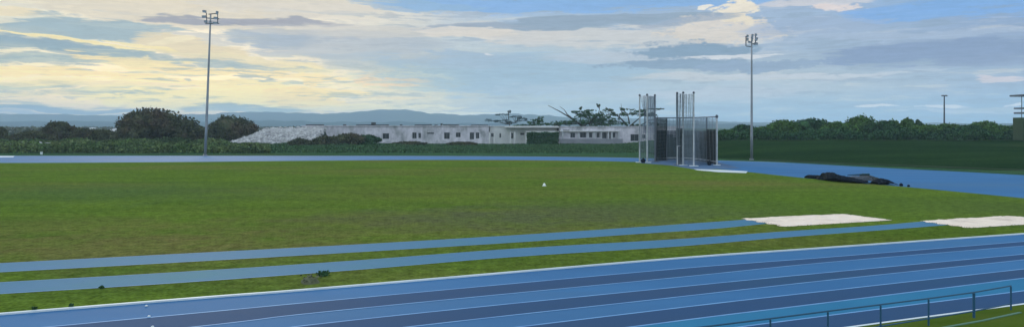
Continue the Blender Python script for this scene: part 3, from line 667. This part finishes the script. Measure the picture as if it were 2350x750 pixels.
# rubble heap
mb = MB()
for k in range(2300):
    t = random.random(); xx = 541+t*205; top = np.interp(xx, [541,562,585,603,640,700,760], [321,313,303,294,291,290.5,292])
    dd = random.uniform(188, 202); f = (dd-188)/14; hmax = (bz(top, 200))*(.15+.85*f)
    s = random.uniform(.16, .45); mb.sphere((bx(xx, 200), dd, max(.1, hmax-s*random.uniform(.2, 1.4))), s*random.uniform(.8,1.4), s, s*random.uniform(.6,1.1), 5, 3, .3)
tag(mb.build('rubble_heap', STONE), 'sloping heap of broken white rubble at the left end of the building', 'rubble', kind='stuff')
def heap_core():
    v = []; f = []; n = 20
    for i in range(n+1):
        xx = 545+200*i/n; top = bz(float(np.interp(xx, [541,562,585,603,640,700,760], [321,313,303,294,291,290.5,292])), 200)-.4
        X = bx(xx, 200); v += [(X, 188.4, -.1), (X, 200, max(0, top)), (X, 206, -.1)]
    for i in range(n): a = 3*i; f += [(a, a+3, a+4, a+1), (a+1, a+4, a+5, a+2)]
    return v, f
v, f = heap_core(); tag(mobj('earth_mound', v, f, mat('rubble_dust', (.42,.42,.40), (.3,.3,.29), .6)), kind='structure')
# small houses on the left
def house(label, x, w, yt, ye, yb, dist, wm, rm, group='small houses beyond the left trees'):
    k = dist/FPX; r = empty('small_house', (bx(x, dist), dist, 0)); tag(r, label, 'house', group)
    W2 = w*k/2; ze, zt = bz(ye, dist), bz(yt, dist); mb = MB()
    holes = [(-W2*.6, -W2*.25, ze*.45, ze*.8), (W2*.2, W2*.55, ze*.45, ze*.8)]
    wall(mb, -W2, W2, 0, .2, -.1, ze, holes); mb.box(-W2, -W2+.2, .203, 6, -.1, ze); mb.box(W2-.2, W2, .203, 6, -.1, ze); mb.box(-W2, W2, 6.003, 6.2, -.1, ze)
    mb.build('wall', wm, r)
    for h in holes: window(r, h[0]+.003, h[1]-.003, h[2]+.003, h[3]-.003, .08)
    o = .4; v = [(-W2-o,-o,ze),(W2+o,-o,ze),(W2+o,6.6,ze),(-W2-o,6.6,ze),(-W2*.7,3.1,zt),(W2*.7,3.1,zt)]
    mobj('roof', v, [(0,1,5,4),(2,3,4,5),(1,2,5),(3,0,4),(0,3,2,1)], rm, r); return r
RW = mat('pale_roof', (.5,.52,.52)); RG = mat('grey_roof', (.3,.32,.32)); RR = mat('rust_roof', (.22,.14,.11))
house('small white gabled house showing between shrubs, left of the large dome tree', 261, 34, 295, 301, 330, 186, PALEW, RW)
house('low pale-roofed house in front of the lone round-topped tree', 102, 34, 308.5, 312, 330, 182, PALEW, RG)
house('low grey-roofed shed at the far left among the shrubs', 44, 46, 325, 330, 340, 148, PALEW, RG)
far = [(24,14,293.5,'pink-roofed'),(38,12,294.5,'grey-roofed'),(52,16,294,'white'),(66,12,295,'rust-roofed'),(78,13,294.5,'pale grey'),(94,12,295.5,'cream'),(180,14,293.5,'white-walled'),(192,10,295,'rusty'),(208,12,294,'grey')]
words = ['leftmost', 'second', 'third', 'fourth', 'fifth', 'sixth', 'seventh', 'eighth', 'ninth']
for i, (xx, w, yt, c) in enumerate(far):
    house('tiny hazy distant house on the plain at far left, %s from the left edge' % words[i], xx, w, yt-1.2, yt+1.2, 300, 620+60*(i % 4), PALEW, (RR, RG, RW)[i % 3], 'tiny distant houses on the plain at far left')
tag(MB().box(-90, -60, 600, 600.5, 0, .1).build('road', CONC), kind='structure')
v, f = [], []; cen = []
for k in range(26000):
    xx = random.uniform(-300, 1300); dd = random.uniform(420, 1500); cen.append((bx(xx, dd), dd, random.random()*(1.2+3.2*max(0, math.sin(bx(xx,dd)*.03+dd*.011)))))
leaves(v, f, np.array(cen), 1.3); tag(mobj('distant_scrub', v, f, LEAF_L), 'distant hazy scrub covering the plain below the hills', 'scrub', kind='stuff')
# ------------------------------------------------------------------ floodlight masts
def mast(label, base, top, lamps, arms, uprights, rad, group='floodlight masts', glassy=True):
    p = G(*base); dist = p.y; k = dist/FPX; r = empty('floodlight_mast', p); tag(r, label, 'floodlight mast', group)
    def q(x, y, dy=0): w = P(x, y, dist); return (w.x-p.x, dy, w.z-p.z)
    t = q(*top)
    n = 5; MB().tube([tuple(Vector((0,0,0)).lerp(Vector(t), i/n)) for i in range(n+1)], [rad*(1-.5*i/n) for i in range(n+1)], 12).build('pole', STEEL, r, True)
    MB().tube([(0,0,-.05),(0,0,.2)], rad*1.5, 12).build('base', STEEL, r)
    for (x0, y0, x1, y1) in arms: MB().tube([q(x0,y0), q(x1,y1)], .085, 6).build('crossarm', STEEL, r)
    for (x0, y0, x1, y1) in uprights: MB().tube([q(x0,y0,.12), q(x1,y1,.12)], .07, 6).build('crossarm', STEELD, r)
    for (x, y, w, h, tilt) in lamps:
        c = Vector(q(x, y, -.35)); hw, hh = w*k/2, h*k/2; m4 = Matrix.Translation(c) @ Matrix.Rotation(tilt, 4, 'Y') @ Matrix.Rotation(math.radians(28), 4, 'X')
        b = MB(); vs = [(-hw,0,-hh),(hw,0,-hh),(hw,0,hh),(-hw,0,hh),(-hw*.6,.34,-hh*.6),(hw*.6,.34,-hh*.6),(hw*.6,.34,hh*.6),(-hw*.6,.34,hh*.6)]
        b.v = [tuple(m4 @ Vector(u)) for u in vs]; b.f = [(0,1,5,4),(1,2,6,5),(2,3,7,6),(3,0,4,7),(4,5,6,7),(0,3,2,1)]
        L = b.build('floodlight', LAMP, r)
        g_ = MB(); g_.v = [tuple(m4 @ Vector(u)) for u in [(-hw*.85,-.02,-hh*.85),(hw*.85,-.02,-hh*.85),(hw*.85,-.02,hh*.85),(-hw*.85,-.02,hh*.85)]]; g_.f = [(0,3,2,1)]
        g_.build('lens', LENS, L)
    return r
mast('tallest floodlight mast, leaning slightly, standing left beside the dome-crowned tree', (471,357), (483.5,34),
 [(471,28,9,5,.2),(470,39.5,9,6,-.1),(474,51,7,5,.1),(499.5,31,5,8,.35),(497,43,10,5,.1),(496,54,12,5,.0),(484,53,6,4,0)],
 [(471,54.5,503,54.5),(476,42,503,44)], [(473,30,474,54.5),(499,32,499,54.5),(478,33,498,31)], .24)
mast('shorter slim floodlight mast standing right of the throwing cage', (1725,367), (1725,84),
 [(1714,84.5,4.5,6,0),(1714,92,4.5,6,0),(1718,98,7,4,.3),(1725,84,4.5,9,.1),(1724.5,92,4.5,6,0),(1733,81.5,5,5,0),(1734,91,6,8,.2),(1733,102,9,5,-.1)],
 [(1712,106,1726,108),(1725,101,1737,101)], [(1712.5,83,1712.5,106),(1734.5,80,1734.5,102),(1725.5,80,1725.5,90)], .21)
dp = 215; pr = empty('lamp_pole', (bx(2167, dp), dp, 2.0)); tag(pr, 'small distant lamp pole rising behind the right tree line', 'lamp pole')
MB().tube([(0,0,0),(0,0,bz(221,dp)-2)], [.26,.16], 8).build('pole', STEELD, pr)
MB().tube([(-.65,0,bz(220,dp)-2),(.55,0,bz(220,dp)-2)], .1, 6).build('crossarm', STEELD, pr)
for sx in (-.55, .4): MB().box(sx-.25, sx+.25, -.5, .1, bz(220,dp)-2-.16, bz(220,dp)-2+.2).build('lamp_head', LAMP, pr)
# platform tower at the right edge
dT = 150; tw = empty('platform_tower', (bx(2372, dT), dT, bank_h(bx(2372, dT), dT))); tag(tw, 'platform tower with stacked dark slabs over a green base, cut by the right edge', 'tower')
gz = tw.location.z; TX = tw.location.x
def tb(x0, x1, y0, y1, name, m, dy0=-1.5, dy1=1.5): return MB().box(bx(x0,dT)-TX, bx(x1,dT)-TX, dy0, dy1, bz(y1,dT)-gz, bz(y0,dT)-gz).build(name, m, tw)
SL = mat('slab_blue_grey', (.07,.10,.14), rough=.6)
tb(2332, 2412, 217.5, 221.5, 'roof', SL, -2, 2); tb(2338, 2406, 247, 250.5, 'rail', SL); tb(2338, 2406, 257.5, 261.5, 'deck', SL)
tb(2336, 2408, 270, 322, 'base', mat('green_cladding', (.035,.07,.03), (.03,.055,.028), .6))
for q in (2354, 2396):
    for yy in (-1.2, 1.2): MB().tube([(bx(q,dT)-TX, yy, bz(270,dT)-gz), (bx(q,dT)-TX, yy, bz(221,dT)-gz)], .07, 6).build('post', SL, tw)
# ------------------------------------------------------------------ throwing cage
c0 = G(1567, 379); cg = empty('throwing_cage', c0); tag(cg, 'tall netted hammer and discus throwing cage with white posts', 'throwing cage')
def cp(x, y): return G(x, y) - c0
def top_of(x, yb, yt): d = G(x, yb).y; return bz(yt, d)
tall = [((1468,373), 219, POSTW), ((1485,373.5), 218, POSTW), ((1503,371.5), 219, POSTD), ((1554,378.5), 214, POSTD), ((1568,379.5), 213, POSTW), ((1592,381.5), 213, POSTW)]
H_ = []
for (x, y), yt, m in tall:
    p = cp(x, y); h = top_of(x, y, yt); H_.append((p, h))
    MB().tube([(p.x,p.y,0),(p.x,p.y,h)], .10, 10).build('post', m, cg)
    MB().box(p.x-.5, p.x+.5, p.y-.35, p.y+.35, .0, .09).build('base_plate', WHITE if m is POSTW else POSTD, cg)
    MB().sphere((p.x, p.y, h), .15, .15, .16).build('pulley', STEELD, cg)
back = [((1506,370), 268, POSTD), ((1530,369.5), 268, POSTD), ((1560,369), 268, POSTD), ((1592,371), 268, POSTD), ((1622,375), 268, POSTD), ((1645,379.5), 269, POSTW)]
Bk = []
for (x, y), yt, m in back:
    p = cp(x, y); h = 6.1; Bk.append((p, h)); MB().tube([(p.x,p.y,0),(p.x,p.y,h)], .09 if m is POSTD else .12, 8).build('post', m, cg)
MB().sphere((Bk[-1][0].x, Bk[-1][0].y, 6.1), .19, .19, .24).build('pulley', STEELD, cg)
MB().box(Bk[-1][0].x-.4, Bk[-1][0].x+.4, Bk[-1][0].y-.3, Bk[-1][0].y+.3, 0, .09).build('base_plate', WHITE, cg)
MB().tube([(p.x,p.y,h) for p, h in Bk], .05, 6).build('top_rail', STEELD, cg)
MB().tube([(p.x,p.y,.45) for p, h in Bk], .06, 6).build('bottom_rail', POSTW, cg)
def netpanel(a, b, z0, z1, m, name, sag=.12, parent=cg, za=None, nseg=14, pinch=0.0):
    v = []; f = []; us = []; L = (b-a).length; nz_ = 10
    for j in range(nz_+1):
        for i in range(nseg+1):
            t = i/nseg; w = j/nz_; p = a.lerp(b, t); nrm = (b-a).cross(Vector((0,0,1))).normalized()
            mid = math.sin(math.pi*w)*pinch; p = a.lerp(b, .5+(t-.5)*(1-mid))
            o = sag*math.sin(t*math.pi*6+w*2)*(.4+w)
            v.append((p.x+nrm.x*o, p.y+nrm.y*o, z0+(z1-z0)*w)); us.append((t*L, (z1-z0)*w))
    for j in range(nz_):
        for i in range(nseg): q = j*(nseg+1)+i; f.append((q, q+1, q+nseg+2, q+nseg+1))
    o = mobj(name, v, f, m, parent); uvl = o.data.uv_layers.new(name='UVMap')
    for lp in o.data.loops: uvl.data[lp.index].uv = us[lp.vertex_index]
    return o
for i in range(5):
    a, b = Bk[i][0], Bk[i+1][0]; netpanel(a, b, .1, 6.08, NET, 'net')
    netpanel(a+Vector((0,.12,0)), b+Vector((0,.12,0)), .15, 4.3, SHADE, 'shade_cloth', .05)
netpanel(H_[1][0], H_[2][0], .1, H_[1][1]-.1, NET, 'net', .15); netpanel(H_[1][0]+Vector((-.5,.1,0)), H_[2][0]+Vector((0,.15,0)), 4.0, H_[1][1]-.1, NET, 'net', .15)
netpanel(H_[0][0], H_[1][0], .1, 5.0, NET, 'net', .15)
netpanel(H_[3][0], H_[4][0], .1, H_[4][1]-.1, NET, 'net', .15); netpanel(H_[4][0], H_[5][0], .1, H_[4][1]-.2, NET, 'net', .15)
netpanel(H_[2][0]+Vector((.2,.3,0)), Bk[1][0], .1, 6.0, SHADE, 'shade_cloth', .1)
netpanel(H_[3][0]+Vector((0,.2,0)), H_[4][0]+Vector((0,.2,0)), .1, 4.6, SHADE, 'shade_cloth', .1)
netpanel(H_[5][0]+Vector((0,.3,0)), Bk[4][0], .1, 6.0, NET, 'net', .1)
netpanel(Bk[4][0]+Vector((0,-.2,0)), Bk[5][0]+Vector((0,-.2,0)), .1, 4.5, SHADE, 'shade_cloth', .1)
p = H_[3][0]; MB().box(p.x-.1, p.x+.02, p.y-.4, p.y-.28, 0, 2.45).box(p.x+.02, p.x+.75, p.y-.4, p.y-.28, 2.33, 2.45).build('gate_frame', POSTW, cg)
# ropes bunched net on the left tower
mb = MB()
for k in range(5): mb.tube([(H_[0][0].x+.1+k*.17, H_[0][0].y, 9.0), (H_[1][0].x-.25+k*.03, H_[0][0].y, 6.4), (H_[1][0].x-.2, H_[0][0].y, 4.0)], .02, 4)
mb.build('rope', STEELD, cg)
def bag(label, x, y, w, h, grp):
    p = G(x, y); k = p.y/FPX; mb = MB()
    mb.sphere((0,0,h*k*.45), w*k/2, w*k/2.6, h*k*.5, 12, 8, .09); mb.sphere((0,0,h*k*.92), w*k*.16, w*k*.14, h*k*.14, 8, 5, .1)
    o = mb.build('sandbag', TARP, None, True); o.location = p; return tag(o, label, 'sandbag', grp)
bag('dark sandbag slumped at the foot of the left cage tower', 1476, 374, 11, 11, 'dark sandbags')
bag('dark sandbag at the back right corner of the cage', 1628, 379.5, 10, 11, 'dark sandbags')
bag('dark bag on the grass just right of the black heap', 2068, 427, 9, 7, 'dark sandbags')
bag('smallest dark bag, farther right of the black heap', 2085, 428.5, 7, 5, 'dark sandbags')
# ------------------------------------------------------------------ black heap of mats
hp = G(1950, 424); hr = empty('covered_heap', hp); tag(hr, 'long black tarpaulin-covered heap of landing mats between the lawn and track', 'covered heap')
def heap(name, prof, m, d0, d1, jit=.06):
    """prof: (x, ytop, ybase) along the photo; a rounded ridge of that height"""
    xs_ = np.linspace(prof[0][0], prof[-1][0], 60); R = 10; v = []; f = []
    for i, xx in enumerate(xs_):
        yt = np.interp(xx, [q[0] for q in prof], [q[1] for q in prof]); yb = np.interp(xx, [q[0] for q in prof], [q[2] for q in prof])
        b = G(xx, yb); h = (yb-yt)*b.y/FPX
        for j in range(R+1):
            t = j/R; hh = h*(1-abs(2*t-.8)**2.4) if t < .9 else 0; hh = max(0, hh)*(1+random.uniform(-jit, jit)) + (random.uniform(0,.05) if 0 < t < .9 else 0)
            v.append((b.x-hp.x+random.uniform(-.03,.03), b.y-hp.y+d0+(d1-d0)*t, hh))
    for i in range(len(xs_)-1):
        for j in range(R): a = i*(R+1)+j; f.append((a, a+R+1, a+R+2, a+1))
    return mobj(name, v, f, m, hr)
heap('tarpaulin', [(1889,408,414),(1897,399,416),(1906,397,417),(1918,397,418),(1928,402,419),(1945,406,420),(1962,409,421),(1985,414,422),(2000,420,423)], TARP, -.2, 2.0)
heap('tarpaulin', [(2013,419,424),(2018,412,424),(2030,411,424),(2042,414,424),(2050,418,424),(2058,423,424.4)], TARP, -.3, 1.6)
heap('grey_sheet', [(1962,410,420),(1972,407.5,421),(1990,407,422),(2008,407.5,423),(2018,411,424)], GREYT, .9, 2.2, .03)
heap('mat_end', [(1857,405,410),(1861,403,410.5),(1875,403.5,411),(1889,404,413)], TARP, 0, 1.4)
def lp(x, y): b = G(x, 424); return (P(x, y, b.y).x-hp.x, 1.6, P(x, y, b.y).z)
MB().tube([lp(1965,404.5), lp(2004,403), lp(2016,403.5)], [.03,.07,.1], 6).build('pole', mat('dark_teal', (.02,.05,.06)), hr)
heap('tarpaulin', [(2000,406,414),(2004,402.5,414),(2014,403,415),(2024,408,418),(2036,411,420),(2050,416,423)], mat('teal_tarpaulin', (.016,.035,.045), rough=.6), 1.4, 2.8)
# ------------------------------------------------------------------ small things
p = G(1249, 427); mk = empty('field_marker', p); mk.location.z = .016; tag(mk, 'small white dome marker alone on the middle of the lawn', 'marker')
mb = MB(); mb.tube([(0,0,0),(0,0,.03),(0,0,.12),(0,0,.2),(0,0,.24)], [.14,.135,.11,.07,.03], 14); mb.build('cap', mat('marker_white', (.75,.78,.7)), mk, True); MB().tube([(0,0,-.005),(0,0,.012)], .19, 14).build('rim', WHITE, mk)
for x, y, lab in ((342,727,'white lane dot block on the line between the first two lanes, bottom left'), (350,751,'white lane dot block at the bottom edge, on the second lane line'), (336,703,'faint white lane dot block just below the white kerb, bottom left')):
    p = G(x, y); mb = MB().box(-.028,.028,-.028,.028,0,.02).box(-.02,.02,-.02,.02,.02,.03); o = mb.build('lane_block', WHITE); o.location = (p.x, p.y, .014); tag(o, lab, 'lane marker', 'lane marker blocks')
p = G(95, 354.5); o = MB().box(-.14,.14,-.12,.12,0,.40).box(-.18,.18,-.16,.16,.403,.46).build('marker_post', WHITE); o.location = p; tag(o, 'short white marker post at the far track edge, far left', 'post')
tag(poly('track_patch', [G(-60,357.8), G(34,358), G(30,361), G(-60,362)], .012, mat('pale_patch', (.5,.58,.64))), kind='structure')
# ------------------------------------------------------------------ railing, bottom right
posts = [(2320,655,711),(2235,670,729),(2131,684,747),(2021,698,766),(1900,713,787),(1768,730,811),(1622,748,837),(1455,768,867)]
r0 = G(2235, 729); rl = empty('railing', r0); tag(rl, 'low dark teal metal railing on the grass edge, bottom right', 'railing')
tops, bots = [], []
for x, yt, yb in posts:
    b = G(x, yb); h = (yb-yt)*b.y/FPX; q = b-r0
    tops.append((q.x, q.y, h)); bots.append((q.x, q.y, h*.27))
    MB().tube([(q.x,q.y,-.05),(q.x,q.y,h-.024)], .033 if x == 2235 else .022, 8).build('post', RAILM, rl)
MB().tube(tops, .019, 8).build('top_rail', RAILM, rl); MB().tube(bots, .018, 8).build('bottom_rail', RAILM, rl)
# concrete edge beside the railing
v, f = ribbon([G(x, y)+Vector((.05,-.3,0)) for x, yt, y in posts], .07, .03, 0); tag(mobj('concrete_edge', v, f, mat('edge_concrete', (.10,.19,.13))), kind='structure')
near = [G(x, y) for x, y in ((2700,650),(2350,700))]
pts_near = lines[8][::1]
low = [Vector((p.x+4, p.y-16, 0)) for p in pts_near]
v, f = strip(pts_near, low, .002)
v2 = lines[8]; a = [p + Vector((.02,-.06,0)) for p in v2]; b_ = [p+Vector((5,-14,0)) for p in v2]
v, f = strip(a, b_, .010); tag(mobj('verge', v, f, mat('lawn', (.062,.105,.014), (.085,.120,.02), .6, bump=.6, bscale=6)), kind='structure')
# ------------------------------------------------------------------ haze
def haze(dens, colr):
    mb = MB().box(-4300, 4300, -1500, 4300, -1.0, 104); m = bpy.data.materials.new('haze_air'); m.use_nodes = True; t = m.node_tree; t.nodes.clear()
    pv = t.nodes.new('ShaderNodeVolumePrincipled'); pv.inputs['Color'].default_value = (*colr, 1); pv.inputs['Density'].default_value = dens; pv.inputs['Anisotropy'].default_value = 0.0
    o = t.nodes.new('ShaderNodeOutputMaterial'); t.links.new(pv.outputs[0], o.inputs['Volume'])
    h = mb.build('haze', m); tag(h, kind='stuff'); h['label'] = 'thin blue evening haze'; return h
haze(2.5e-4, (.66,.86,1.0))
for m in bpy.data.materials:
    if '_' in m: del m['_']
